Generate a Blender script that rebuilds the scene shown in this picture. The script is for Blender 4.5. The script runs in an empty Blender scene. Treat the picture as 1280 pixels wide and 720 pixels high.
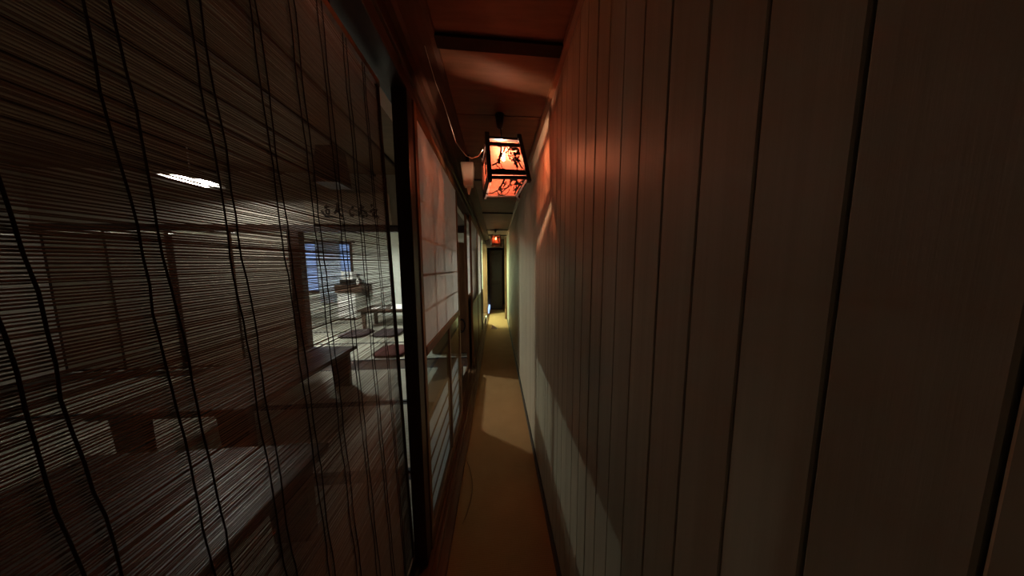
import bpy, bmesh, math, random
from mathutils import Vector, Matrix, Euler
S = bpy.context.scene
COL = S.collection
random.seed(7)

# ------------------------------------------------------------------ camera
FPX = 281.0
EYE = Vector((0, 0, 1.5))
fw = Vector((621-640, 360-334, -FPX)).normalized()        # corridor direction in camera space
up = Vector((-17, 3026, 281)); up = (up - fw*up.dot(fw)).normalized()
rt = fw.cross(up)
CM = Matrix((rt, fw, up))                                 # camera space -> world
cd = bpy.data.cameras.new('camera'); cam = bpy.data.objects.new('camera', cd); COL.objects.link(cam)
cd.sensor_fit = 'HORIZONTAL'; cd.sensor_width = 36; cd.lens = 36*FPX/1280
cd.clip_start = 0.01; cd.clip_end = 100
cam.matrix_world = Matrix.Translation(EYE) @ CM.to_4x4()
S.camera = cam
def ray(u, v): return CM @ Vector((u-640, 360-v, -FPX))
def onx(u, v, x): d = ray(u, v); return EYE + d*(x/d.x)
def ony(u, v, y): d = ray(u, v); return EYE + d*(y/d.y)
def onz(u, v, z): d = ray(u, v); return EYE + d*((z-1.5)/d.z)

# ------------------------------------------------------------------ world, exposure
W = bpy.data.worlds.new('dusk_sky'); S.world = W; W.use_nodes = True
bg = W.node_tree.nodes['Background']; bg.inputs[0].default_value = (0.36, 0.52, 0.88, 1); bg.inputs[1].default_value = 2.4
S.view_settings.view_transform = 'Standard'; S.view_settings.look = 'None'
S.view_settings.exposure = -0.42; S.view_settings.gamma = 1.0; S.view_settings.use_curve_mapping = False
LAMP_FRONT, LAMP_BACK, BULB, BULB_FAR = 1050.0, 1100.0, 3100.0, 700.0
LAMP_ADDED = 78.0  # strength of the added front room lamp

# ------------------------------------------------------------------ materials
def nodes(name):
    m = bpy.data.materials.new(name); m.use_nodes = True
    nt = m.node_tree
    return m, nt, nt.nodes['Principled BSDF'], nt.nodes['Material Output']
def N(nt, t, **kw):
    n = nt.nodes.new(t)
    for k, v in kw.items(): setattr(n, k, v)
    return n
def ramp(nt, fac, stops):
    r = N(nt, 'ShaderNodeValToRGB'); e = r.color_ramp.elements
    while len(e) < len(stops): e.new(0.5)
    for i, (p, c) in enumerate(stops): e[i].position = p; e[i].color = (*c, 1)
    nt.links.new(fac, r.inputs[0]); return r.outputs[0]
def wood(name, c1, c2, rough=0.5, scale=(30, 2, 30), var=0.0, bump=0.15, spec=0.4):
    m, nt, b, o = nodes(name); L = nt.links.new
    tc = N(nt, 'ShaderNodeTexCoord'); mp = N(nt, 'ShaderNodeMapping'); mp.inputs['Scale'].default_value = scale
    L(tc.outputs['Object'], mp.inputs[0])
    vec = mp.outputs[0]
    oi = N(nt, 'ShaderNodeObjectInfo')
    add = N(nt, 'ShaderNodeVectorMath', operation='ADD'); mul = N(nt, 'ShaderNodeMath', operation='MULTIPLY'); mul.inputs[1].default_value = 37
    L(oi.outputs['Random'], mul.inputs[0]); L(vec, add.inputs[0]); L(mul.outputs[0], add.inputs[1])
    n = N(nt, 'ShaderNodeTexNoise'); n.inputs['Scale'].default_value = 1; n.inputs['Detail'].default_value = 6; n.inputs['Roughness'].default_value = .6
    L(add.outputs[0], n.inputs['Vector'])
    col = ramp(nt, n.outputs['Fac'], [(.3, c1), (.7, c2)])
    if var:
        h = N(nt, 'ShaderNodeHueSaturation'); mr = N(nt, 'ShaderNodeMapRange'); mr.inputs['To Min'].default_value = 1-var; mr.inputs['To Max'].default_value = 1+var
        L(oi.outputs['Random'], mr.inputs[0]); L(mr.outputs[0], h.inputs['Value']); L(col, h.inputs['Color']); col = h.outputs[0]
    L(col, b.inputs['Base Color']); b.inputs['Roughness'].default_value = rough
    b.inputs['Specular IOR Level'].default_value = spec
    bp = N(nt, 'ShaderNodeBump'); bp.inputs['Strength'].default_value = bump; bp.inputs['Distance'].default_value = .002
    L(n.outputs['Fac'], bp.inputs['Height']); L(bp.outputs[0], b.inputs['Normal'])
    return m
def plain(name, c, rough=.6, noise=.08, scale=8, bump=0.05, spec=.3, metal=0):
    m, nt, b, o = nodes(name); L = nt.links.new
    tc = N(nt, 'ShaderNodeTexCoord'); n = N(nt, 'ShaderNodeTexNoise'); n.inputs['Scale'].default_value = scale; n.inputs['Detail'].default_value = 5
    L(tc.outputs['Object'], n.inputs['Vector'])
    L(ramp(nt, n.outputs['Fac'], [(.3, tuple(x*(1-noise) for x in c)), (.7, tuple(min(1, x*(1+noise)) for x in c))]), b.inputs['Base Color'])
    b.inputs['Roughness'].default_value = rough; b.inputs['Metallic'].default_value = metal; b.inputs['Specular IOR Level'].default_value = spec
    if bump:
        bp = N(nt, 'ShaderNodeBump'); bp.inputs['Strength'].default_value = bump; bp.inputs['Distance'].default_value = .003
        L(n.outputs['Fac'], bp.inputs['Height']); L(bp.outputs[0], b.inputs['Normal'])
    return m
def thin(name, c, trans=.5, clear=0.0, tint=None, gloss=0.0):       # paper, film: diffuse + translucent (+ see-through share)
    m, nt, b, o = nodes(name); L = nt.links.new; nt.nodes.remove(b)
    tc = N(nt, 'ShaderNodeTexCoord'); n = N(nt, 'ShaderNodeTexNoise'); n.inputs['Scale'].default_value = 25; n.inputs['Detail'].default_value = 6
    L(tc.outputs['Object'], n.inputs['Vector'])
    col = ramp(nt, n.outputs['Fac'], [(.3, tuple(x*.92 for x in c)), (.7, c)])
    d = N(nt, 'ShaderNodeBsdfDiffuse'); t = N(nt, 'ShaderNodeBsdfTranslucent'); mx = N(nt, 'ShaderNodeMixShader')
    L(col, d.inputs[0]); L(col, t.inputs[0]); mx.inputs[0].default_value = trans; L(d.outputs[0], mx.inputs[1]); L(t.outputs[0], mx.inputs[2])
    out = mx.outputs[0]
    if clear:
        tr = N(nt, 'ShaderNodeBsdfTransparent'); tr.inputs[0].default_value = (*(tint or (1, 1, 1)), 1)
        m2 = N(nt, 'ShaderNodeMixShader'); m2.inputs[0].default_value = clear; L(out, m2.inputs[1]); L(tr.outputs[0], m2.inputs[2]); out = m2.outputs[0]
    L(out, o.inputs[0]); return m
def glass(name, tint=(.9, .95, .95)):
    m, nt, b, o = nodes(name); L = nt.links.new; nt.nodes.remove(b)
    tr = N(nt, 'ShaderNodeBsdfTransparent'); tr.inputs[0].default_value = (*tint, 1)
    g = N(nt, 'ShaderNodeBsdfGlossy'); g.inputs['Roughness'].default_value = .03
    lw = N(nt, 'ShaderNodeLayerWeight'); lw.inputs[0].default_value = .5
    pw_ = N(nt, 'ShaderNodeMath', operation='POWER'); pw_.inputs[1].default_value = 5; L(lw.outputs['Facing'], pw_.inputs[0])
    fr = N(nt, 'ShaderNodeMath', operation='MULTIPLY_ADD'); fr.inputs[1].default_value = .9; fr.inputs[2].default_value = .04; L(pw_.outputs[0], fr.inputs[0])
    mx = N(nt, 'ShaderNodeMixShader'); L(fr.outputs[0], mx.inputs[0]); L(tr.outputs[0], mx.inputs[1]); L(g.outputs[0], mx.inputs[2]); L(mx.outputs[0], o.inputs[0])
    return m
def glow(name, c, s):
    m, nt, b, o = nodes(name); nt.nodes.remove(b)
    e = N(nt, 'ShaderNodeEmission'); e.inputs[0].default_value = (*c, 1); e.inputs[1].default_value = s
    nt.links.new(e.outputs[0], o.inputs[0]); return m
def woven(name, c1, c2, sx, sy, rough=.75, swap=False):             # straw matting: fine ribs
    m, nt, b, o = nodes(name); L = nt.links.new
    tc = N(nt, 'ShaderNodeTexCoord')
    w1 = N(nt, 'ShaderNodeTexWave', bands_direction='X'); w1.inputs['Scale'].default_value = sx; w1.inputs['Distortion'].default_value = .6
    w2 = N(nt, 'ShaderNodeTexWave', bands_direction='Y'); w2.inputs['Scale'].default_value = sy; w2.inputs['Distortion'].default_value = .6
    n = N(nt, 'ShaderNodeTexNoise'); n.inputs['Scale'].default_value = 6; n.inputs['Detail'].default_value = 6
    for q in (w1, w2, n): L(tc.outputs['Object'], q.inputs['Vector'])
    a = N(nt, 'ShaderNodeMath', operation='MULTIPLY'); L(w1.outputs['Fac'], a.inputs[0]); L(w2.outputs['Fac'], a.inputs[1])
    s = N(nt, 'ShaderNodeMath', operation='ADD'); L(a.outputs[0], s.inputs[0]); L(n.outputs['Fac'], s.inputs[1])
    h = N(nt, 'ShaderNodeMath', operation='MULTIPLY'); h.inputs[1].default_value = .5; L(s.outputs[0], h.inputs[0])
    L(ramp(nt, h.outputs[0], [(.2, c1), (.65, c2)]), b.inputs['Base Color']); b.inputs['Roughness'].default_value = rough; b.inputs['Specular IOR Level'].default_value = .25
    bp = N(nt, 'ShaderNodeBump'); bp.inputs['Strength'].default_value = .3; bp.inputs['Distance'].default_value = .002
    L(a.outputs[0], bp.inputs['Height']); L(bp.outputs[0], b.inputs['Normal'])
    return m
M = dict(
    board=wood('painted_wall_board', (.44, .37, .27), (.52, .44, .33), .48, (60, 60, 1.2), var=.06, bump=.25, spec=.4),
    groove=plain('groove_shadow_gap', (.022, .015, .011), .9, spec=.1),
    dark=wood('dark_lacquered_wood', (.030, .014, .010), (.055, .026, .018), .38, (40, 40, 3), spec=.45),
    darky=wood('dark_stained_beam', (.030, .014, .010), (.055, .026, .018), .4, (40, 3, 40), spec=.45),
    brown=wood('aged_brown_wood', (.16, .075, .035), (.26, .125, .06), .45, (40, 40, 3)),
    browny=wood('aged_brown_rail', (.16, .075, .035), (.26, .125, .06), .45, (40, 3, 40)),
    cove=wood('dark_reddish_cove_board', (.05, .024, .015), (.085, .042, .026), .7, (40, 3, 40), spec=.2),
    fusuma=plain('sliding_panel_paper', (.50, .46, .38), .85, .06, 6),
    sill=wood('worn_sill_wood', (.13, .065, .032), (.24, .125, .065), .4, (45, 3, 45)),
    ceil=wood('reddish_ceiling_board', (.12, .058, .03), (.18, .09, .05), .6, (4, 30, 4), var=.1, spec=.2),
    table=wood('dark_table_wood', (.055, .032, .024), (.095, .056, .04), .35, (30, 3, 30)),
    floor=woven('corridor_matting', (.42, .225, .09), (.55, .32, .14), 55, 40),
    tatami=woven('tatami_straw', (.34, .33, .28), (.48, .46, .40), 50, 9),
    tborder=plain('tatami_border_cloth', (.04, .04, .05), .8),
    plaster=plain('cream_plaster', (.62, .58, .50), .85, .05, 14),
    white=plain('white_plaster', (.58, .60, .57), .85, .04, 14),
    rceil=wood('room_ceiling_board', (.20, .14, .09), (.28, .20, .13), .6, (4, 20, 4), var=.1),
    paper=thin('shoji_paper', (.95, .90, .84), .58),
    lpaper=thin('pale_shoji_paper', (.88, .90, .92), .62),
    glass=glass('window_glass'),
    frosted=thin('frosted_glass', (.8, .85, .92), .8),
    pane=thin('red_lantern_film', (.42, .15, .11), .5, .42, (1.0, .66, .54)),
    black=plain('black_lacquer', (.012, .009, .009), .35, spec=.5),
    brass=plain('dark_metal', (.05, .045, .04), .35, metal=1),
    bulb=glow('bulb_filament_glow', (1.0, .61, .39), BULB),
    bulb2=glow('far_bulb_filament_glow', (1.0, .45, .18), BULB_FAR),
    tube=glow('fluorescent_glow', (.95, 1.0, .86), LAMP_FRONT),
    tube2=glow('greenish_fluorescent_glow', (.76, 1.0, .60), LAMP_BACK),
    tube_added=glow('added_warm_lamp_glow', (1.0, .93, .80), LAMP_ADDED),
    panebottom=thin('red_lantern_bottom_film', (.42, .15, .11), .5, .62, (1.0, .66, .54)),
    enamel=plain('white_enamel', (.75, .75, .72), .4),
    bamboo=wood('bamboo_sliver', (.15, .11, .08), (.27, .205, .15), .45, (3, 1.5, 300), bump=.1),
    cordm=plain('dark_cotton_cord', (.035, .022, .02), .9),
    edge=plain('brown_cloth_edging', (.10, .045, .025), .9),
    wcord=plain('white_cable_sheath', (.72, .66, .58), .4),
    bcord=plain('dark_cable_sheath', (.03, .02, .015), .45),
    tancord=plain('tan_cable_sheath', (.30, .16, .07), .5),
    beige=plain('beige_plastic', (.55, .47, .38), .5),
    cloth=thin('pale_blue_cloth', (.62, .70, .84), .25),
    red=plain('dark_red_cushion_cloth', (.09, .025, .025), .9),
    navy=plain('dark_cushion_cloth', (.055, .04, .045), .9),
    sheet=plain('white_sheet', (.85, .83, .84), .7, .03),
    blacky=plain('black_plastic', (.02, .02, .022), .4),
    ink=plain('black_ink', (.015, .012, .012), .8),
    scroll=plain('aged_cream_board', (.74, .65, .52), .85, .1, 5),
    base=wood('dark_baseboard', (.030, .028, .026), (.06, .055, .05), .4, (40, 3, 40)),
)

# ------------------------------------------------------------------ mesh helpers
class MB:
    def __init__(s): s.v = []; s.f = []
    def box(s, x0, x1, y0, y1, z0, z1):
        n = len(s.v)
        s.v += [(x, y, z) for z in (z0, z1) for y in (y0, y1) for x in (x0, x1)]
        s.f += [tuple(n+i for i in q) for q in ((0, 2, 3, 1), (4, 5, 7, 6), (0, 1, 5, 4), (2, 6, 7, 3), (0, 4, 6, 2), (1, 3, 7, 5))]
        return s
    def sheet(s, x, y0, y1, z0, z1):                             # one layer of paper facing the corridor
        n = len(s.v); s.v += [(x, y0, z0), (x, y1, z0), (x, y1, z1), (x, y0, z1)]; s.f.append((n, n+1, n+2, n+3)); return s
    def hexa(s, p):                                              # eight points: bottom loop, top loop
        n = len(s.v); s.v += [tuple(q) for q in p]
        s.f += [tuple(n+i for i in q) for q in ((3, 2, 1, 0), (4, 5, 6, 7), (0, 1, 5, 4), (1, 2, 6, 5), (2, 3, 7, 6), (3, 0, 4, 7))]
        return s
    def bar(s, a, b, w, h=None, upv=(0, 0, 1)):
        a, b = Vector(a), Vector(b); d = (b-a).normalized(); u = Vector(upv)
        if abs(d.dot(u)) > .98: u = Vector((0, 1, 0))
        x = d.cross(u).normalized()*(w/2); y = x.cross(d).normalized()*((h or w)/2)
        return s.hexa([a-x-y, a+x-y, a+x+y, a-x+y, b-x-y, b+x-y, b+x+y, b-x+y])
    def prism(s, pts, y0, y1, axis='y'):                         # polygon in (x,z) swept along y (or (y,z) along x)
        n = len(s.v); k = len(pts)
        for t in (y0, y1):
            for (a, b) in pts: s.v.append((a, t, b) if axis == 'y' else ((t, a, b) if axis == 'x' else (a, b, t)))
        s.f.append(tuple(n+i for i in range(k))); s.f.append(tuple(n+2*k-1-i for i in range(k)))
        for i in range(k): j = (i+1) % k; s.f.append((n+i, n+k+i, n+k+j, n+j))
        return s
    def tube(s, pts, r, seg=6, rr=None):
        pts = [Vector(p) for p in pts]; n0 = len(s.v)
        for i, p in enumerate(pts):
            d = (pts[min(i+1, len(pts)-1)] - pts[max(i-1, 0)]).normalized()
            u = Vector((0, 0, 1)) if abs(d.z) < .9 else Vector((1, 0, 0))
            x = d.cross(u).normalized(); y = x.cross(d); q = rr[i] if rr else r
            for k in range(seg):
                a = 2*math.pi*k/seg; s.v.append(tuple(p + x*(q*math.cos(a)) + y*(q*math.sin(a))))
        for i in range(len(pts)-1):
            for k in range(seg):
                a = n0+i*seg+k; b = n0+i*seg+(k+1) % seg; s.f.append((a, b, b+seg, a+seg))
        s.f.append(tuple(n0+seg-1-k for k in range(seg))); e = n0+(len(pts)-1)*seg; s.f.append(tuple(e+k for k in range(seg)))
        return s
    def lathe(s, prof, c=(0, 0, 0), seg=20):                     # (r,z) profile
        n0 = len(s.v)
        for (r, z) in prof:
            for k in range(seg):
                a = 2*math.pi*k/seg; s.v.append((c[0]+r*math.cos(a), c[1]+r*math.sin(a), c[2]+z))
        for i in range(len(prof)-1):
            for k in range(seg):
                a = n0+i*seg+k; b = n0+i*seg+(k+1) % seg; s.f.append((a, b, b+seg, a+seg))
        s.f.append(tuple(n0+seg-1-k for k in range(seg))); e = n0+(len(prof)-1)*seg; s.f.append(tuple(e+k for k in range(seg)))
        return s
    def blob(s, c, rx, ry, rz, seg=16, rings=8, p=1.0):
        prof = []
        n0 = len(s.v)
        for i in range(rings+1):
            t = math.pi*i/rings
            for k in range(seg):
                a = 2*math.pi*k/seg; ca, sa = math.cos(a), math.sin(a)
                ca = math.copysign(abs(ca)**p, ca); sa = math.copysign(abs(sa)**p, sa); q = max(math.sin(t), 1e-3)**p
                s.v.append((c[0]+rx*q*ca, c[1]+ry*q*sa, c[2]-rz*math.cos(t)))
        for i in range(rings):
            for k in range(seg):
                a = n0+i*seg+k; b = n0+i*seg+(k+1) % seg; s.f.append((a, b, b+seg, a+seg))
        return s
    def mesh(s, name, m, off=(0, 0, 0), bevel=0, smooth=False):
        me = bpy.data.meshes.new(name)
        me.from_pydata([(x-off[0], y-off[1], z-off[2]) for x, y, z in s.v], [], s.f)
        bm = bmesh.new(); bm.from_mesh(me)
        bmesh.ops.recalc_face_normals(bm, faces=bm.faces)
        if bevel:
            es = [e for e in bm.edges if len(e.link_faces) == 2 and e.calc_face_angle(0) > .6]
            bmesh.ops.bevel(bm, geom=es, offset=bevel, segments=2, profile=.6, affect='EDGES', clamp_overlap=True)
        bm.to_mesh(me); bm.free()
        if smooth: me.polygons.foreach_set('use_smooth', [True]*len(me.polygons))
        me.materials.append(M[m] if isinstance(m, str) else m)
        return me
    def build(s, name, m, parent=None, bevel=0, smooth=False, local=False):
        off = (0, 0, 0)
        if parent is not None and not local:
            off = parent.get('_o', (0, 0, 0))
        o = bpy.data.objects.new(name, s.mesh(name, m, off, bevel, smooth)); COL.objects.link(o)
        if parent is not None: o.parent = parent
        o['_o'] = tuple(off)
        return o
def tag(o, label=None, cat=None, group=None, kind=None):
    if label: o['label'] = label
    if cat: o['category'] = cat
    if group: o['group'] = group
    if kind: o['kind'] = kind
    return o
def thing(name, loc, label, cat, group=None, kind=None):
    o = bpy.data.objects.new(name, None); COL.objects.link(o); o.location = loc; o.empty_display_size = .1
    o['_o'] = tuple(loc)
    return tag(o, label, cat, group, kind)
def copy_tree(o, parent=None):
    kids = list(o.children); c = o.copy(); COL.objects.link(c); c.parent = parent
    for k in kids: copy_tree(k, c)
    return c
def B(*a): return MB().box(*a)

# ------------------------------------------------------------------ corridor shell
XR, XD, ZC, ZK = .285, -.35, 2.355, 2.21
Y0, Y1 = -1.2, 9.0
fl = B(-.266, XR+.1, Y0, Y1, -.06, 0).build('floor', 'floor'); tag(fl, 'tan woven matting on the narrow corridor floor', 'floor', kind='structure')

wr = B(XR+.012, XR+.09, Y0, Y1, 0, ZC+.1).build('wall_right', 'groove'); tag(wr, 'right corridor wall of tall narrow painted boards', 'wall', kind='structure')
SP = .0702; y = .31 - SP*21; n = 0
bw = SP-.0022
mb = MB(); t = .012; e = .0015                                     # board: flat front with eased long edges
mb.prism([(t, 0), (0.0015, 0), (0, e), (0, bw-e), (.0015, bw), (t, bw)], .065, ZC-.02, axis='z')
bme = mb.mesh('board', 'board')
while y < 6.36:
    o = bpy.data.objects.new('board', bme); COL.objects.link(o); o.parent = wr
    o.location = (XR + random.uniform(-.0006, .0006), y+.0011, 0); o.rotation_euler = (0, 0, math.radians(random.uniform(-.35, .35)))
    y += SP
bb = B(XR-.012, XR+.012, Y0, 6.4, 0, .062).build('baseboard_right', 'base', bevel=.003); tag(bb, 'black wooden baseboard along the right wall', 'baseboard', kind='structure')
cr = MB().prism([(XR-.022, ZC-.003), (XR-.018, ZC-.016), (XR+.003, ZC-.024), (XR+.012, ZC-.024), (XR+.012, ZC+.01), (XR-.022, ZC+.01)], Y0, 6.4).build('trim_1', 'browny'); tag(cr, 'thin brown moulding between ceiling and right wall', 'trim', kind='structure')

ce = B(-.46, XR+.09, Y0, Y1, ZC+.012, ZC+.08).build('ceiling', 'dark'); tag(ce, 'low reddish brown board ceiling over the corridor', 'ceiling', kind='structure')
joints = [Y0, -.35, .945, 1.36, 2.3, 3.05, 3.64, 4.4, 5.24, 6.1, 7.0, 8, Y1]
for a, b in zip(joints, joints[1:]):
    B(-.225, XR+.01, a+.003, b-.003, ZC, ZC+.012).build('ceiling_panel', 'ceil', ce)
for yy, w, d in ((-.35, .03, .03), (.945, .026, .010), (2.3, .012, .012), (3.64, .014, .014), (5.24, .016, .016), (6.1, .02, .02)):
    a = math.radians(1.6)
    MB().hexa([(-.222, yy-w, ZC-d), (XR-.01, yy-w+.012, ZC-d), (XR-.01, yy+w+.012, ZC-d), (-.222, yy+w, ZC-d), (-.222, yy-w, ZC+.002), (XR-.01, yy-w+.012, ZC+.002), (XR-.01, yy+w+.012, ZC+.002), (-.222, yy+w, ZC+.002)]).build('ceiling_batten', 'groove', ce, bevel=.002)

# left side: sill, lintel, cove
sl = MB()
sl.box(-.45, -.262, Y0, 7.15, -.05, .030); sl.box(-.45, -.305, Y0, 7.15, .030, .050)
s0 = sl.build('trim_2', 'sill', bevel=.002); tag(s0, 'worn wooden sliding door sill beside the corridor matting', 'sill', kind='structure')
for x0, x1 in ((-.448, -.436), (-.399, -.389), (-.342, -.330), (-.318, -.307)):
    B(x0, x1, Y0, 7.15, .050, .062).build('sill_ridge', 'sill', s0)
kb = MB().box(-.45, XD, Y0, 7.2, ZK, ZK+.055).build('trim_3', 'darky', bevel=.003); tag(kb, 'dark wooden lintel above the sliding doors', 'lintel', kind='structure')
nb = MB().box(-.45, XD+.012, Y0, 7.2, ZK+.055, ZK+.112).build('trim_4', 'darky', bevel=.004); tag(nb, 'dark upper beam along the lintel with a rounded lower edge', 'beam', kind='structure')
cv = MB().prism([(-.46, 2.322), (-.318, 2.322), (-.304, 2.330), (-.235, 2.338), (-.218, 2.346), (-.212, ZC+.004), (-.212, ZC+.012), (-.46, ZC+.012)], Y0, 7.2).build('trim_5', 'cove'); tag(cv, 'brown cove board below the ceiling on the left', 'trim', kind='structure')
wl = MB().box(-.50, -.45, Y0, 7.2, ZK, 3.0).box(-.50, -.45, 7.15, Y1, 0, 3.0).box(-.45, -.34, 7.15, Y1, 0, ZC).build('wall_left', 'plaster'); tag(wl, 'cream plaster strip above the left lintel', 'wall', kind='structure')
i = 6
for (yy, y2, x0, x1, m, lab) in ((.985, 1.045, -.41, XD, 'dark', 'near black square post beside the bamboo blind'), (-.5, -.43, -.41, XD, 'dark', 'dark square post at the near edge of the bamboo blind'),
                              (4.12, 4.22, -.45, XD+.008, 'dark', 'dark post after the second pair of sliding doors'), (5.16, 5.25, -.45, XD+.008, 'dark', 'dark post before the far lit doorway'),
                              (7.05, 7.15, -.45, XD+.05, 'brown', 'brown jamb at the dark end doorway, left'), (6.40, 6.5, .225, XR+.02, 'brown', 'pale edged door jamb ending the right wall')):
    o = B(x0, x1, yy, y2, .06 if x1 < 0 and yy < 7 else 0, ZK if x1 < 0 else ZC-.001).build('trim_%d' % i, m, bevel=.003); tag(o, lab, 'post', kind='structure'); i += 1
hd = B(XD+.05, .225, 7.05, 7.15, 2.1, ZC).build('trim_12', 'dark', bevel=.003); tag(hd, 'dark head board over the end doorway', 'trim', kind='structure')
we = B(-.5, .5, Y1, Y1+.06, 0, 2.6).build('wall_end', 'dark'); tag(we, 'dark wall closing the far end of the corridor', 'wall', kind='structure')
wb = B(-.5, .5, Y0-.06, Y0, 0, 2.6).build('wall_behind', 'brown'); tag(wb, 'brown wall closing the corridor behind the viewer', 'wall', kind='structure')
# dark hinged leaf inside the end doorway
dl = B(-.25, .19, 7.9, 7.93, .01, 2.08).build('door_8', 'dark', bevel=.003); tag(dl, 'dark closed door at the end of the corridor', 'door', kind='structure')
B(-.2, .14, 7.885, 7.9, .2, .9).build('lower_panel', 'dark', dl, bevel=.004); B(-.2, .14, 7.885, 7.9, 1.05, 1.95).build('upper_panel', 'dark', dl, bevel=.004)

# ------------------------------------------------------------------ tatami rooms on the left
RX0, RYM, RY1, RZ = -6.3, 3.55, 7.15, 2.86
fr = B(RX0, -.45, Y0, RY1, -.06, 0).build('floor_tatami', 'dark'); tag(fr, 'tatami floor of the rooms left of the corridor', 'floor', kind='structure')
def mat_piece(x0, y0, sx, sy):
    me = tm_x if sx > sy else tm_y
    o = bpy.data.objects.new('tatami_mat', me); COL.objects.link(o); o.parent = fr; o.location = (x0, y0, 0)
    o2 = bpy.data.objects.new('cloth_border', te_x if sx > sy else te_y); COL.objects.link(o2); o2.parent = o
a, b2 = 1.74, .87
tm_x = B(.002, a-.002, .03, b2-.03, 0, .010).mesh('tatami_mat', 'tatami'); tm_y = B(.03, b2-.03, .002, a-.002, 0, .010).mesh('tatami_mat', 'tatami')
te_x = MB().box(.002, a-.002, .002, .03, 0, .0105).box(.002, a-.002, b2-.03, b2-.002, 0, .0105).mesh('cloth_border', 'tborder')
te_y = MB().box(.002, .03, .002, a-.002, 0, .0105).box(b2-.03, b2-.002, .002, a-.002, 0, .0105).mesh('cloth_border', 'tborder')
for r in range(9):
    y = -1.16 + .91*r if r < 5 else 3.66 + .875*(r-5)
    if r == 4: y = 2.45+.02
    for c in range(3):
        x = -.47 - 1.74*(c+1)
        if (y < 3.55-.87 or y > 3.6): mat_piece(x, y, a, b2)
pw = MB().box(RX0, -.5, RYM, RYM+.06, 2.13, RZ).build('wall_partition', 'plaster'); tag(pw, 'cream plaster strip above the beam between the two rooms', 'wall', kind='structure')
o = B(RX0, -.45, RYM-.02, RYM+.08, 2.035, 2.13).build('trim_13', 'darky', bevel=.003); tag(o, 'dark beam between the two tatami rooms', 'beam', kind='structure')
o = B(-2.99, -2.88, RYM-.02, RYM+.08, .0, 2.035).build('trim_14', 'dark', bevel=.003); tag(o, 'dark post under the beam, left end of the bamboo blind view', 'post', kind='structure')
o = B(-.50, -.45, RYM, RYM+.06, 0, 2.035).build('trim_15', 'brown', bevel=.003); tag(o, 'brown jamb between the rooms beside the corridor', 'post', kind='structure')
o = B(RX0-.06, RX0, Y0, RY1, 0, RZ+.05).build('wall_far_left', 'plaster'); tag(o, 'cream plaster wall at the far left of the rooms', 'wall', kind='structure')
o = B(RX0, -.45, Y0-.06, Y0, 0, RZ+.05).build('wall_near_room', 'plaster'); tag(o, 'cream plaster wall of the front room behind the viewer', 'wall', kind='structure')
for k in range(4):                                               # added opaque panels left of the post keep lamp light off the blind
    xa = -3.03 - .815*(k+1); yo = RYM+.005 + .03*(k % 2)
    d_ = thing('door_%d' % (9+k), (xa+.41, yo, .0105), ('cream sliding panel added between the rooms to block light, %s from the dark post' % ('first', 'second', 'third', 'fourth')[k]), 'sliding door', kind='structure')
    B(xa+.03, xa+.785, yo+.004, yo+.020, .045, 2.0).build('paper_panel', 'fusuma', d_)
    fr_ = MB()
    for (a0, a1, c0, c1) in ((xa, xa+.03, .0105, 2.035), (xa+.785, xa+.845, .0105, 2.035)): B(a0, a1, yo, yo+.024, c0, c1).build('stile', 'dark', d_)
    B(xa+.03, xa+.785, yo, yo+.024, .0105, .045).build('bottom_rail', 'dark', d_); B(xa+.03, xa+.785, yo, yo+.024, 2.0, 2.035).build('top_rail', 'dark', d_)
    MB().lathe([(.03, .0), (.03, .004), (.02, .002)], (0, 0, 0), 14).build('finger_pull', 'brass', d_, local=True)
    fp = d_.children[-1]; fp.rotation_euler = (math.pi/2, 0, 0); fp.location = (.33 if k % 2 else -.33, .003, .9)
# back wall with a window opening
wx0, wx1, wz0, wz1 = -5.72, -4.40, .83, 2.22
wk = MB(); wk.box(RX0, wx0, RY1, RY1+.08, 0, RZ); wk.box(wx1, -.3, RY1, RY1+.08, 0, RZ); wk.box(wx0, wx1, RY1, RY1+.08, 0, wz0); wk.box(wx0, wx1, RY1, RY1+.08, wz1, RZ)
o = wk.build('wall_back_room', 'white'); tag(o, 'white plaster back wall of the second room', 'wall', kind='structure')
rc = B(RX0-.06, -.45, Y0, RY1+.08, RZ, RZ+.05).build('ceiling_room', 'rceil'); tag(rc, 'brown board ceiling of the tatami rooms', 'ceiling', kind='structure')
for k in range(13):
    x = -.9 - .43*k
    B(x-.014, x+.014, Y0, RYM, RZ-.028, RZ).build('ceiling_batten', 'darky', rc)
pa = MB(); pa.box(-1.80, -1.75, 5.40, RY1, 0, RZ); pa.box(-1.75, -.5, 5.40, 5.45, 0, RZ)  # added unseen walls that keep the greenish lamp out of the back room
o = pa.build('wall_lamp_block', 'white'); tag(o, 'added unseen walls around the greenish lamp by the far doorway', 'wall', kind='structure')
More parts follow.
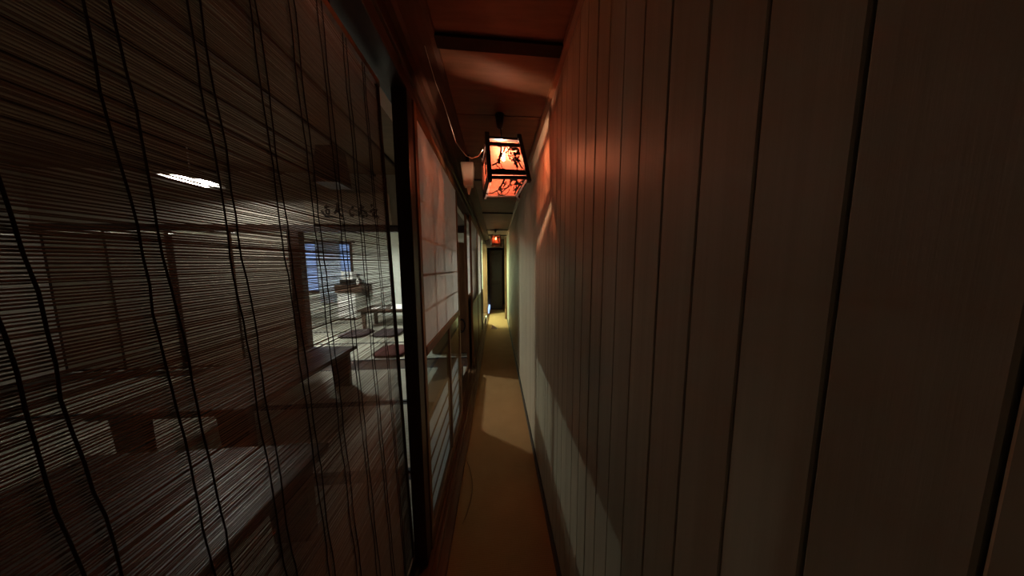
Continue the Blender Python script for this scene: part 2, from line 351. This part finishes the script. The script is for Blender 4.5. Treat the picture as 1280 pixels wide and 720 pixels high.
# window
wn = thing('window_1', ((wx0+wx1)/2, RY1, wz0), 'wooden window with pale blue daylight in the back room', 'window', kind='structure')
f = MB(); f.box(wx0-.06, wx0, RY1-.03, RY1+.09, wz0-.06, wz1+.06); f.box(wx1, wx1+.06, RY1-.03, RY1+.09, wz0-.06, wz1+.06); f.box(wx0, wx1, RY1-.03, RY1+.09, wz1, wz1+.06)
f.build('window_frame', 'dark', wn, bevel=.003); B(wx0-.06, wx1+.06, RY1-.09, RY1+.09, wz0-.06, wz0).build('window_sill', 'dark', wn, bevel=.003)
for k in range(4):
    a0 = wx0 + (wx1-wx0)*k/4; a1 = wx0 + (wx1-wx0)*(k+1)/4
    if k: B(a0-.012 if k != 2 else a0-.035, a0+.012 if k != 2 else a0+.035, RY1+.015, RY1+.05, wz0, wz1).build('mullion', 'dark', wn)
    for r in range(6):
        z0 = wz0+(wz1-wz0)*r/6; z1 = wz0+(wz1-wz0)*(r+1)/6
        B(a0, a1, RY1+.03, RY1+.034, z0, z1).build('pane', 'frosted', wn)
for r in range(1, 6):
    z0 = wz0+(wz1-wz0)*r/6; B(wx0, wx1, RY1+.02, RY1+.045, z0-.009, z0+.009).build('glazing_bar', 'dark', wn)

# ------------------------------------------------------------------ sliding doors
def shoji(name, label, xf, y0, y1, top, split, low, cols, rows, lowkind, mid=True):
    """sliding door: corridor face at xf, .028 thick towards the room"""
    t = thing(name, (xf-.014, (y0+y1)/2, .052), label, 'sliding door', kind='structure')
    xa, xb = xf-.028, xf; st = .034; zb = .052
    for (a, b) in ((y0, y0+st), (y1-st, y1)): B(xa, xb, a, b, zb, top).build('stile', 'brown', t, bevel=.002)
    B(xa, xb, y0+st, y1-st, top-.05, top).build('top_rail', 'browny', t, bevel=.002)
    B(xa, xb+.003, y0+st, y1-st, split-.045, split+.0).build('middle_rail', 'browny', t, bevel=.002)
    B(xa, xb, y0+st, y1-st, zb, low).build('bottom_rail', 'browny', t, bevel=.002)
    pp = MB().sheet(xb-.0065, y0+st-.004, y1-st+.004, split-.003, top-.047).build('paper_panel', 'paper', t)
    for k in range(1, cols):
        y = y0+st+(y1-y0-2*st)*k/cols; B(xb-.022, xb-.0072, y-.0045, y+.0045, split, top-.05).build('lattice_bar', 'brown', pp)
    for k in range(1, rows):
        z = split+(top-.05-split)*k/rows; B(xb-.020, xb-.0075, y0+st, y1-st, z-.0045, z+.0045).build('lattice_bar', 'browny', pp)
    if lowkind == 'glass':
        ym = y0+(y1-y0)*.56
        B(xa, xb, ym-.011, ym+.011, low, split-.045).build('mullion', 'brown', t)
        for (a, b) in ((y0+st, ym-.011), (ym+.011, y1-st)):
            B(xb-.010, xb-.006, a-.003, b+.003, low-.003, split-.042).build('glass_pane', 'glass', t)
            ps = MB().sheet(xa+.0025, a, b, low, .685).build('lower_paper_screen', 'lpaper', t)
            B(xa-.004, xa+.010, a, b, .685, .70).build('screen_rail', 'browny', ps)
            for k in range(1, 5):
                z = low+(.685-low)*k/5; B(xa+.003, xa+.010, a, b, z-.004, z+.004).build('lattice_bar', 'browny', ps)
    elif lowkind == 'board':
        B(xb-.014, xb-.006, y0+st, y1-st, low, split-.045).build('lower_board', 'dark', t)
    return t
shoji('door_1', 'sliding paper door with glazed lower half right beside the black post', XD+.004, 1.055, 2.085, ZK+.004, 1.115, .135, 4, 6, 'glass')
shoji('door_2', 'edge of a sliding paper door on the room side track past the doorway', -.402, 3.12, 4.10, ZK+.004, 1.115, .135, 4, 6, 'board')
shoji('door_3', 'second sliding paper door with dark lower board past the doorway', XD+.004, 3.18, 4.11, ZK+.004, 1.0, .135, 4, 6, 'board')
shoji('door_4', 'third narrow sliding paper door farther along the corridor', XD-.008, 4.23, 5.15, ZK+.004, .95, .135, 4, 6, 'board')
shoji('door_5', 'last pale sliding door before the lit far doorway', XD-.008, 5.26, 5.80, ZK+.004, .95, .135, 2, 6, 'board')

# ------------------------------------------------------------------ bamboo blind
BX = -.432; bt, bbm, by0, by1 = 2.165, .05, -.40, .962
bl = thing('bamboo_blind', (BX, (by0+by1)/2, bt), 'large split bamboo blind hanging beside the near black post', 'blind')
sk = math.tan(math.radians(2.7))
def by(y, z): return y - (z-1.5)*sk                              # the blind hangs slightly askew
def bz(y, z): return z + (y-.3)*.02
sm = MB(); z = bbm+.02
while z < bt-.02:
    r = random.uniform(.0008, .0014); amp = random.uniform(-.0012, .0012); ph = random.random()*6
    pts = []
    for k in range(9):
        y = by0 + (by1-.012-by0)*k/8
        pts.append((BX + random.uniform(-.0006, .0006), by(y, z), bz(y, z)+amp*math.sin(ph+k*.9)+random.uniform(-.0005, .0005)))
    sm.tube(pts, r, 4)
    z += random.uniform(.0030, .0043)
so = sm.build('bamboo_slats', 'bamboo', bl); so['kind'] = 'stuff'
yc = .862
while yc > by0+.04:
    for d in (-.008, .008):
        pts = []; y = yc+d+random.uniform(-.003, .003); ph = random.random()*6
        for k in range(60):
            z = bbm+.01+(bt-bbm-.02)*k/59
            pts.append((BX+.0025+random.uniform(-.0004, .0004), by(y+.0016*math.sin(ph+k*.8)+random.uniform(-.0012, .0012), z), bz(y, z)))
        MB().tube(pts, .0012, 5).build('cord', 'cordm', bl)
    yc -= .091
MB().hexa([(BX-.004, by(by1-.016, bbm), bz(by1, bbm)), (BX+.004, by(by1-.016, bbm), bz(by1, bbm)), (BX+.004, by(by1, bbm), bz(by1, bbm)), (BX-.004, by(by1, bbm), bz(by1, bbm)),
           (BX-.004, by(by1-.016, bt), bz(by1, bt)), (BX+.004, by(by1-.016, bt), bz(by1, bt)), (BX+.004, by(by1, bt), bz(by1, bt)), (BX-.004, by(by1, bt), bz(by1, bt))]).build('side_edging', 'edge', bl)
MB().bar((BX, by(by0, bt), bz(by0, bt)), (BX, by(by1, bt), bz(by1, bt)), .014, .02).build('top_rail', 'brown', bl)
MB().bar((BX, by(by0, bbm), bz(by0, bbm)), (BX, by(by1, bbm), bz(by1, bbm)), .014, .02).build('bottom_rail', 'brown', bl)
for y in (.72, .2, -.25):
    MB().tube([(BX, by(y, bt), bz(y, bt)+.008), (BX, by(y, bt), bz(y, bt)+.03), (BX+.004, by(y, bt)+.006, ZK+.01)], .002, 5).build('hook', 'brass', bl)

# ------------------------------------------------------------------ lanterns
def lantern(name, label, bulbm):
    """local frame: bottom centre at the origin, front face towards -y"""
    t = thing(name, (0, 0, 0), label, 'lantern', 'red pane lanterns under the corridor ceiling')
    hb, ht, H = .104, .088, .232
    def P(ix, iy, v, inset=0): h = hb+(ht-hb)*v - inset; return Vector((ix*h, iy*h, H*v))
    for ix in (-1, 1):
        for iy in (-1, 1):
            MB().bar(P(ix, iy, -.07), P(ix, iy, 1.08), .022, .022, (0, 1, 0)).build('corner_post', 'black', t, bevel=.0015)
    rnd = random.Random(11)
    for fi in range(5):
        R = Matrix.Rotation(fi*math.pi/2, 3, 'Z')
        def Q(u, v, d=0.0):                                      # u -1..1 across the face, v 0..1 up, d outward
            
            if fi == 4: return Vector((u*(hb-.012), -(v-.49)/.3*(hb-.010), .004-d))     # bottom pane
            h = hb+(ht-hb)*v; return R @ Vector((u*(h-.006), -h-d, H*v))
        for (v0, v1) in () if fi == 4 else ((-.01, .06), (.095, .21), (.775, .865), (.945, 1.0)):
            q = MB(); q.hexa([Q(-1, v0, -.004), Q(1, v0, -.004), Q(1, v0, .004), Q(-1, v0, .004), Q(-1, v1, -.004), Q(1, v1, -.004), Q(1, v1, .004), Q(-1, v1, .004)])
            q.build('rail', 'black', t)
        pn = MB(); pn.hexa([Q(-.94, .18, -.002), Q(.94, .18, -.002), Q(.94, .18, -.001), Q(-.94, .18, -.001), Q(-.94, .80, -.002), Q(.94, .80, -.002), Q(.94, .80, -.001), Q(-.94, .80, -.001)])
        po = pn.build('pane', 'panebottom' if fi == 4 else 'pane', t)
        if fi < 4:
            up_ = MB(); up_.hexa([Q(-.94, .855, -.002), Q(.94, .855, -.002), Q(.94, .855, -.001), Q(-.94, .855, -.001), Q(-.94, .905, -.002), Q(.94, .905, -.002), Q(.94, .905, -.001), Q(-.94, .905, -.001)])
            up_.build('upper_pane', 'pane', t)
        # cut-out branches with clusters of needles and blossom in front of the pane
        dec = MB()
        def twig(p, ang, ln, w, depth):
            n = 5; pts = [p]
            for k in range(n):
                ang += rnd.uniform(-.45, .45); p = (p[0]+math.cos(ang)*ln/n, p[1]+math.sin(ang)*ln/n)
                p = (max(-.9, min(.9, p[0])), max(.20, min(.79, p[1]))); pts.append(p)
            for a, b in zip(pts, pts[1:]):
                dx, dy = b[0]-a[0], (b[1]-a[1])*2.2; L = math.hypot(dx, dy) or 1e-6; nx, ny = -dy/L*w, dx/L*w/2.2
                dec.hexa([Q(a[0]-nx, a[1]-ny, .0005), Q(a[0]+nx, a[1]+ny, .0005), Q(a[0]+nx, a[1]+ny, .002), Q(a[0]-nx, a[1]-ny, .002),
                          Q(b[0]-nx, b[1]-ny, .0005), Q(b[0]+nx, b[1]+ny, .0005), Q(b[0]+nx, b[1]+ny, .002), Q(b[0]-nx, b[1]-ny, .002)])
            if depth:
                for q in pts[1:]:
                    if rnd.random() < .6: twig(q, ang+rnd.choice((-1, 1))*rnd.uniform(.5, 1.2), ln*.5, w*.6, depth-1)
            if depth <= 1:
                for q in (pts[-1], pts[3]):
                    leaf(q[0], q[1], rnd.uniform(.04, .065), rnd.randint(5, 7))
        def leaf(u, v, r, k):
            u = max(-.88, min(.88, u)); v = max(.22, min(.77, v)); n0 = len(dec.v); ring = []
            for j in range(2*k):
                a = math.pi*j/k; q = r*(1 if j % 2 else .55); ring.append((u+q*math.cos(a), v+q*math.sin(a)/2.2))
            for d in (.0005, .002):
                for (x_, y_) in ring: dec.v.append(tuple(Q(max(-.94, min(.94, x_)), max(.19, min(.8, y_)), d)))
            m = 2*k; dec.f.append(tuple(n0+i for i in range(m))); dec.f.append(tuple(n0+m+i for i in reversed(range(m))))
            for i_ in range(m): j_ = (i_+1) % m; dec.f.append((n0+i_, n0+j_, n0+m+j_, n0+m+i_))
        twig((-.9, .30), .25, 1.1, .035, 2); twig((-.25, .80), -1.5, .34, .05, 2); twig((.9, .62), 2.9, .8, .05, 2); twig((.85, .24), 2.3, .42, .045, 2)
        for k in range(8): leaf(.72+rnd.uniform(-.2, .2), .67+rnd.uniform(-.07, .07), rnd.uniform(.08, .14), 7)
        dec.build('branch_cutout', 'black', po)
    B(-ht+.004, ht-.004, -ht+.004, ht-.004, H-.006, H-.001).build('top_board', 'black', t)
    MB().bar((-ht, 0, H+.008), (ht, 0, H+.008), .016, .012).build('top_bar', 'black', t)
    MB().lathe([(.006, .232), (.016, .225), (.016, .195), (.012, .185), (.006, .184)], (0, -.036, 0), seg=12).build('socket', 'black', t, smooth=True)
    MB().lathe([(.004, .184), (.007, .174), (.010, .163), (.011, .153), (.008, .143), (.003, .138)], (0, -.036, 0), seg=16).build('bulb', bulbm, t, smooth=True)
    return t
l1 = lantern('hanging_lantern', 'square red pane lantern with black frame, nearest and largest', 'bulb')
l1.location = (.052, 1.31, 1.94); l1.rotation_mode = 'XYZ'
l1.rotation_euler = (Matrix.Rotation(math.radians(10.5), 3, 'Z') @ Matrix.Rotation(math.radians(-9), 3, 'X') @ Matrix.Rotation(math.radians(-4.5), 3, 'Y')).to_euler()
tip = l1.location + l1.rotation_euler.to_matrix() @ Vector((0, 0, .245))
li = l1.rotation_euler.to_matrix().inverted()
def lbuild(mb, name, m, smooth=False):                           # world geometry as a part of the rotated lantern
    mb.v = [tuple(li @ (Vector(v)-l1.location)) for v in mb.v]
    return mb.build(name, m, l1, local=True, smooth=smooth)
rose = Vector((tip.x, tip.y+.01, ZC))
lbuild(MB().lathe([(.006, -.075), (.016, -.068), (.021, -.045), (.024, -.012), (.026, 0)], tuple(rose), 16), 'ceiling_cap', 'black', True)
lbuild(MB().tube([rose+Vector((0, 0, -.07)), rose+Vector((.006, 0, -.078)), tip+Vector((.008, 0, .02)), tip+Vector((0, 0, -.004))], .004, 6), 'hook', 'black')
l2 = lantern('hanging_lantern', 'square red pane lantern with black frame, farther one near the corridor end', 'bulb2')
l2.location = (-.02, 5.2, 1.98); l2.rotation_euler = (0, 0, math.radians(8))
MB().lathe([(.004, .245), (.004, .30), (.022, .305), (.026, ZC-1.98)], seg=12).build('ceiling_cap', 'black', l2, local=True, smooth=True)
cp = [onz(571, 178, 2.30), ony(577, 188, 1.30), ony(583, 195, 1.31), ony(590, 198, 1.32), ony(598, 195, 1.33), ony(603, 188, 1.33), ony(605.5, 180, 1.34)]
cp[0] = ony(570, 178, 1.30)
o = MB().tube(cp, .0018, 6).build('lamp_cable', 'wcord', smooth=True); tag(o, 'white cable sagging from the left moulding to the near lantern', 'cable')
o = MB().tube([(-.262, .95, 2.334), (-.266, 1.12, 2.331), (-.26, 1.25, 2.333), tuple(cp[0])], .0013, 6).build('wall_cable', 'wcord', smooth=True); tag(o, 'thin pale cable running along the cove above the sliding door', 'cable')

# small beige box high in the corner
c = thing('speaker_box', (-.215, 1.84, 2.09), 'small beige box with tapered bottom hung high in the left corner', 'speaker')
MB().hexa([(-.245, 1.80, 2.12), (-.175, 1.80, 2.12), (-.175, 1.86, 2.12), (-.245, 1.86, 2.12), (-.265, 1.78, 2.29), (-.165, 1.78, 2.29), (-.165, 1.88, 2.29), (-.265, 1.88, 2.29)]).build('body', 'beige', c, bevel=.012, smooth=False)
MB().hexa([(-.215, 1.825, 2.065), (-.205, 1.825, 2.065), (-.205, 1.835, 2.065), (-.215, 1.835, 2.065), (-.225, 1.81, 2.125), (-.19, 1.81, 2.125), (-.19, 1.85, 2.125), (-.225, 1.85, 2.125)]).build('lower_tip', 'beige', c)
B(-.23, -.20, 1.82, 1.85, 2.285, 2.356).build('bracket', 'black', c)

# ------------------------------------------------------------------ room lamps
def ring_lamp(label, x, y, z, m):
    t = thing('pendant_lamp', (x, y, z), label, 'lamp', 'fluorescent pendants in the tatami rooms')
    ring = []
    prof = MB().lathe([(.05, .10), (.16, .085), (.235, .02), (.24, .015), (.238, .012), (.155, .075), (.05, .09)], (x, y, z), 28); prof.build('shade', 'enamel', t, smooth=True)
    q = MB(); n = 28; pts = []
    for k in range(n):
        for j in range(8):
            a = 2*math.pi*k/n; b = 2*math.pi*j/8; r = .13+.022*math.cos(b)
            q.v.append((x+r*math.cos(a), y+r*math.sin(a), z+.03+.022*math.sin(b)))
    for k in range(n):
        for j in range(8):
            k2, j2 = (k+1) % n, (j+1) % 8; q.f.append((k*8+j, k2*8+j, k2*8+j2, k*8+j2))
    q.build('tube', m, t, smooth=True)
    MB().tube([(x, y, z+.09), (x, y, RZ)], .006, 8).build('stem', 'enamel', t)
    MB().tube([(x+.02, y, z+.03), (x+.02, y, z-.02)], .0015, 5).build('pull_cord', 'wcord', t)
    return t
ring_lamp('lit white ring lamp hanging behind the beam in the back tatami room', -3.65, 4.3, 2.165, 'tube')
ring_lamp('lit greenish ring lamp hanging near the far doorway', -1.35, 6.35, 1.95, 'tube2')
ring_lamp('added ring lamp hanging in the front room, seen through the upper blind', -3.4, 2.85, 2.45, 'tube_added')  # added lamp, brightens the front room and the back of the paper door
d = thing('dark_pendant', (-1.72, 2.6, 2.36), 'dark unlit square pendant shade hanging in front of the calligraphy', 'lamp')
MB().hexa([(-1.84, 2.48, 2.37), (-1.60, 2.48, 2.37), (-1.60, 2.72, 2.37), (-1.84, 2.72, 2.37), (-1.81, 2.51, 2.74), (-1.63, 2.51, 2.74), (-1.63, 2.69, 2.74), (-1.81, 2.69, 2.74)]).build('shade', 'dark', d, bevel=.006)
MB().tube([(-1.72, 2.6, 2.74), (-1.72, 2.6, RZ)], .006, 6).build('stem', 'blacky', d)

# ------------------------------------------------------------------ calligraphy board
p0, p1 = ony(387, 281, 3.48), ony(486, 246, 3.48)
g = thing('calligraphy_board', ((p0.x+p1.x)/2, 3.49, 2.14), 'cream board with five black brush characters above the beam', 'sign')
MB().hexa([(p0.x, 3.47, 2.135), (p1.x, 3.47, 2.135), (p1.x, 3.525, 2.135), (p0.x, 3.525, 2.135), (p0.x-.05, 3.44, 2.56), (p1.x, 3.44, 2.56), (p1.x, 3.495, 2.56), (p0.x-.05, 3.495, 2.56)]).build('board', 'scroll', g, bevel=.004)
def gp(X, Y):
    q = ony(385+X/12.8, 240+Y/12.8, 3.46); return Vector((q.x, 3.47-.03*(q.z-2.135)/.425-.001, q.z))
chars = [
    [[(1005, 205, 20), (1040, 228, 26)], [(990, 320, 18), (1050, 282, 24), (1110, 292, 20), (1075, 330, 16), (1020, 342, 12)], [(1080, 335, 14), (1040, 372, 22), (1065, 402, 26), (1105, 380, 16), (1135, 412, 14)]],
    [[(845, 205, 20), (868, 255, 24), (842, 325, 22), (812, 378, 14)], [(800, 275, 16), (855, 262, 22), (905, 245, 14)], [(868, 290, 18), (925, 325, 20), (945, 375, 22), (925, 400, 14)], [(862, 372, 20), (895, 402, 26)]],
    [[(700, 240, 18), (732, 262, 22)], [(735, 255, 10), (668, 300, 10), (676, 360, 20), (712, 385, 24), (738, 352, 18)]],
    [[(462, 185, 16), (482, 245, 22), (455, 300, 20), (425, 345, 22)], [(420, 338, 22), (470, 308, 18), (525, 278, 14)], [(478, 262, 20), (500, 335, 18), (548, 402, 18)]],
    [[(295, 205, 16), (300, 250, 20)], [(265, 250, 16), (340, 240, 16)], [(290, 275, 18), (342, 285, 18), (340, 350, 18), (295, 345, 16), (290, 290, 14)], [(215, 300, 16), (245, 345, 18), (285, 385, 20), (360, 392, 18), (450, 410, 13), (600, 436, 6)]],
]
for strokes in chars:
    q = MB()
    for s in strokes:
        L, Rr = [], []
        for i, (a, b, w) in enumerate(s):
            pa = s[max(i-1, 0)]; pb = s[min(i+1, len(s)-1)]; dx, dy = pb[0]-pa[0], pb[1]-pa[1]; k = math.hypot(dx, dy) or 1
            w *= .95
            L.append(gp(a-dy/k*w, b+dx/k*w)); Rr.append(gp(a+dy/k*w, b-dx/k*w))
        th = Vector((0, .004, 0))
        for i in range(len(s)-1): q.hexa([L[i], Rr[i], Rr[i]+th, L[i]+th, L[i+1], Rr[i+1], Rr[i+1]+th, L[i+1]+th])
    q.build('brush_character', 'ink', g)

# ------------------------------------------------------------------ room furniture
def low_table(label, x0, x1, y0, y1, h, legw=.22):
    t = thing('low_table', ((x0+x1)/2, (y0+y1)/2, .0105), label, 'table', 'low tables in the tatami rooms')
    B(x0, x1, y0, y1, h-.045, h).build('tabletop', 'table', t, bevel=.006)
    B(x0+.08, x1-.08, y0+.08, y1-.08, h-.10, h-.045).build('apron', 'table', t)
    for (a, b) in ((x0+.05, x0+.05+legw), (x1-.05-legw, x1-.05)):
        for (c, d) in ((y0+.06, y0+.11), (y1-.11, y1-.06)):
            MB().hexa([(a+.03, c, .0105), (b-.0, c, .0105), (b-.0, d, .0105), (a+.03, d, .0105), (a, c, h-.05), (b, c, h-.05), (b, d, h-.05), (a, d, h-.05)]).build('leg', 'table', t, bevel=.003)
    return t
low_table('dark low table in the front room, its corner seen mid blind', -2.85, -1.82, 1.65, 2.96, .50)
low_table('dark low table close behind the lower left of the blind', -2.25, -.98, .30, 1.28, .50)
low_table('dark low table with papers in the back room', -3.36, -1.86, 5.55, 6.25, .50, .10)
def cushion(label, x, y, m, s=.27):
    t = thing('floor_cushion', (x, y, .0105), label, 'cushion', 'floor cushions')
    MB().blob((x, y, .0455), s, s, .035, 28, 8, .45).build('cover', m, t, smooth=True)
    MB().blob((x, y, .082), .012, .012, .006, 8, 4).build('centre_tuft', m, t, smooth=True)
cushion('dark floor cushion in front of the papered back table, left', -3.15, 5.15, 'navy', .29)
cushion('dark floor cushion in front of the papered back table, right', -2.45, 5.15, 'navy', .29)
cushion('dark red floor cushion near the doorway between the rooms', -1.85, 4.0, 'red')
for (x, y, a, m, lab) in ((-2.95, 5.80, 10, 'sheet', 'white sheet lying at the left on the back table'), (-2.45, 5.72, -14, 'sheet', 'folded white leaflet standing on the back table')):
    t = MB()
    ca, sa = math.cos(math.radians(a)), math.sin(math.radians(a))
    def rp(u, v, z): return (x+u*ca-v*sa, y+u*sa+v*ca, z)
    if 'folded' in lab:
        t.hexa([rp(-.15, -.10, .5005), rp(.15, -.10, .5005), rp(.15, -.098, .5005), rp(-.15, -.098, .5005), rp(-.15, -.01, .60), rp(.15, -.01, .60), rp(.15, -.008, .60), rp(-.15, -.008, .60)])
        t.hexa([rp(-.15, .08, .5005), rp(.15, .08, .5005), rp(.15, .082, .5005), rp(-.15, .082, .5005), rp(-.15, -.01, .60), rp(.15, -.01, .60), rp(.15, -.008, .60), rp(-.15, -.008, .60)])
    else:
        t.hexa([rp(-.16, -.11, .5005), rp(.16, -.11, .5005), rp(.16, .11, .5005), rp(-.16, .11, .5005), rp(-.16, -.11, .503), rp(.16, -.11, .512), rp(.16, .11, .505), rp(-.16, .11, .503)])
    o = t.build('paper_sheet' if 'folded' not in lab else 'leaflet', m); tag(o, lab, 'paper')
# hanging cloth over the right part of the window
hc = MB(); n = 24; ha, hbv = ony(394, 301, 6.98), ony(429, 378, 6.98)
nv = 0
for k in range(n+1):
    x = ha.x + (hbv.x-ha.x)*k/n; yy = 6.98+.018*math.sin(k*1.35)
    for d in (0, .003): hc.v += [(x, yy+d, hbv.z+.012*math.sin(k*.7)), (x, 6.98+.005*math.sin(k*1.35)+d, ha.z)]
for k in range(n):
    a = 4*k
    hc.f += [(a, a+4, a+5, a+1), (a+2, a+3, a+7, a+6), (a, a+2, a+6, a+4), (a+1, a+5, a+7, a+3)]
ct = thing('curtain', ((ha.x+hbv.x)/2, 6.98, hbv.z), 'pale blue curtain hanging over the right part of the window', 'curtain')
hc.build('fabric', 'cloth', ct, smooth=True)
MB().tube([(-5.9, 7.0, 2.262), (-4.2, 7.0, 2.262)], .010, 8).build('curtain_rod', 'dark', ct)
for xx in (-5.85, -4.25): MB().bar((xx, 7.0, 2.262), (xx, 7.16, 2.262), .016).build('rod_bracket', 'dark', ct)
# sideboard with things on it
s0, s1 = ony(419, 366, 6.6), ony(452, 356, 6.6)
sb = thing('sideboard', ((s0.x+s1.x)/2, 6.75, .0105), 'white fronted cabinet with brown top beside the window', 'cabinet')
B(s0.x, s1.x, 6.58, 7.10, s0.z, s1.z).build('top', 'table', sb, bevel=.006)
B(s0.x+.03, s0.x+.52, 6.62, 7.1, .07, s0.z).build('body', 'enamel', sb); B(s0.x+.05, s0.x+.50, 6.605, 6.62, .12, s0.z-.05).build('door', 'sheet', sb, bevel=.003)
B(s0.x+.03, s0.x+.52, 6.64, 7.1, .0105, .07).build('plinth', 'dark', sb)
MB().prism([(7.10, s0.z-.22), (7.10, s0.z), (6.75, s0.z), (6.75, s0.z-.02)], s1.x-.12, s1.x-.09, axis='x').build('wall_bracket', 'dark', sb)
w0, w1 = ony(427, 357, 6.75), ony(446, 350, 6.75)
dv = thing('black_device', ((w0.x+w1.x)/2, 6.8, s1.z), 'low black box on the sideboard under a white carton', 'box')
B(w0.x, w1.x, 6.68, 6.98, s1.z, s1.z+.15).build('casing', 'blacky', dv, bevel=.01); B(w0.x+.05, w1.x-.05, 6.674, 6.68, s1.z+.05, s1.z+.10).build('front_panel', 'brass', dv)
cb = thing('white_carton', ((w0.x+w1.x)/2-.04, 6.82, s1.z+.15), 'white carton standing on the black box on the sideboard', 'box')
B(w0.x+.03, w0.x+.33, 6.72, 6.92, s1.z+.15, s1.z+.38).build('body', 'sheet', cb, bevel=.004); B(w0.x+.10, w0.x+.26, 6.717, 6.72, s1.z+.22, s1.z+.32).build('label_patch', 'cloth', cb)
bt_ = thing('bottle', (s1.x-.16, 6.70, s1.z), 'small white bottle at the right end of the sideboard', 'bottle')
MB().lathe([(.001, 0), (.035, .002), (.036, .12), (.014, .16), (.013, .19)], (s1.x-.16, 6.70, s1.z), 14).build('body', 'sheet', bt_, smooth=True)
MB().lathe([(.015, .19), (.015, .215), (.002, .216)], (s1.x-.16, 6.70, s1.z), 12).build('cap', 'navy', bt_, smooth=True)
# tall brown wardrobe seen through the doorway gap
q0 = ony(582.5, 303, 3.8)
wd = thing('wardrobe', (q0.x-.32, 4.05, .0105), 'tall reddish brown wardrobe seen through the open doorway', 'cabinet')
MB().prism([(q0.x-.62, .03), (q0.x, .03), (q0.x, q0.z-.05), (q0.x-.02, q0.z-.012), (q0.x-.06, q0.z), (q0.x-.62, q0.z)], 3.82, 4.32).build('body', 'brown', wd)
for (a, b) in ((q0.x-.60, q0.x-.315), (q0.x-.305, q0.x-.02)):
    dd = B(a, b, 3.80, 3.82, .10, q0.z-.08).build('door', 'brown', wd, bevel=.004)
    xx = b-.03 if b < q0.x-.1 else a+.03
    B(xx-.008, xx+.008, 3.785, 3.80, 1.0, 1.12).build('handle', 'brass', dd)
B(q0.x-.60, q0.x-.02, 3.85, 4.30, .0105, .03).build('plinth', 'dark', wd)
# coil of dark cable on the wardrobe front
q1 = ony(579, 407, 3.77); cb_ = MB(); pts = []
for k in range(60):
    a = 2*math.pi*k/20; r = .085+.01*math.sin(k*.5); pts.append((q1.x-.03+r*.7*math.cos(a), 3.775-.004*(k//20), q1.z+r*1.25*math.sin(a)))
cb_.tube(pts, .007, 6); o = cb_.build('cable_coil', 'bcord', smooth=True); tag(o, 'coil of dark cable hung on the wardrobe front', 'cable')
# low step added in the doorway to throw the shaded strip by the floor patch
st = thing('added_step', (-.62, 2.5, .0105), 'low dark wooden step added inside the open doorway to shade the floor', 'step')
B(-.78, -.47, 2.12, 3.08, .175, .20).build('tread', 'table', st, bevel=.004)
for yy in (2.16, 3.02): B(-.76, -.49, yy, yy+.03, .0105, .175).build('leg', 'table', st)
B(-.495, -.475, 2.19, 3.02, .06, .175).build('front_board', 'table', st)

# ------------------------------------------------------------------ small things on the corridor floor
pts = [onz(u, v, .004) for (u, v) in ((601, 440), (597, 462), (592, 490), (589, 515), (584, 545), (577.5, 562), (581, 570), (587, 585), (590.5, 605), (589, 622), (584, 640), (578, 655))]
for p in pts[:6]: p.x = max(p.x, -.255)
def smoothp(ps, k=5):
    out = []
    for i in range(len(ps)-1):
        a, b, c, d = ps[max(i-1, 0)], ps[i], ps[i+1], ps[min(i+2, len(ps)-1)]
        for j in range(k):
            t = j/k; out.append(.5*((2*b)+(c-a)*t+(2*a-5*b+4*c-d)*t*t+(3*b-a-3*c+d)*t**3))
    return out+[ps[-1]]
o = MB().tube(smoothp(pts), .0024, 6).build('floor_cable', 'tancord', smooth=True); tag(o, 'thin tan cable looping from the door sill onto the matting', 'cable')
q = onz(617, 411, 0)
o = MB().prism([(q.x-.055, 0), (q.x+.10, 0), (q.x-.03, .10)], q.y-.01, q.y+.02).build('door_wedge', 'sheet'); tag(o, 'small white wedge on the floor before the far patch of light', 'wedge')
b_ = thing('pale_box', (-.29, 5.75, .031), 'pale bluish box standing on the sill at the far lit doorway', 'box')
B(-.32, -.272, 5.55, 5.9, .0505, .22).build('carton', 'sheet', b_, bevel=.003); B(-.318, -.274, 5.548, 5.55, .10, .18).build('label_patch', 'cloth', b_)

for o in bpy.data.objects:
    if '_o' in o: del o['_o']
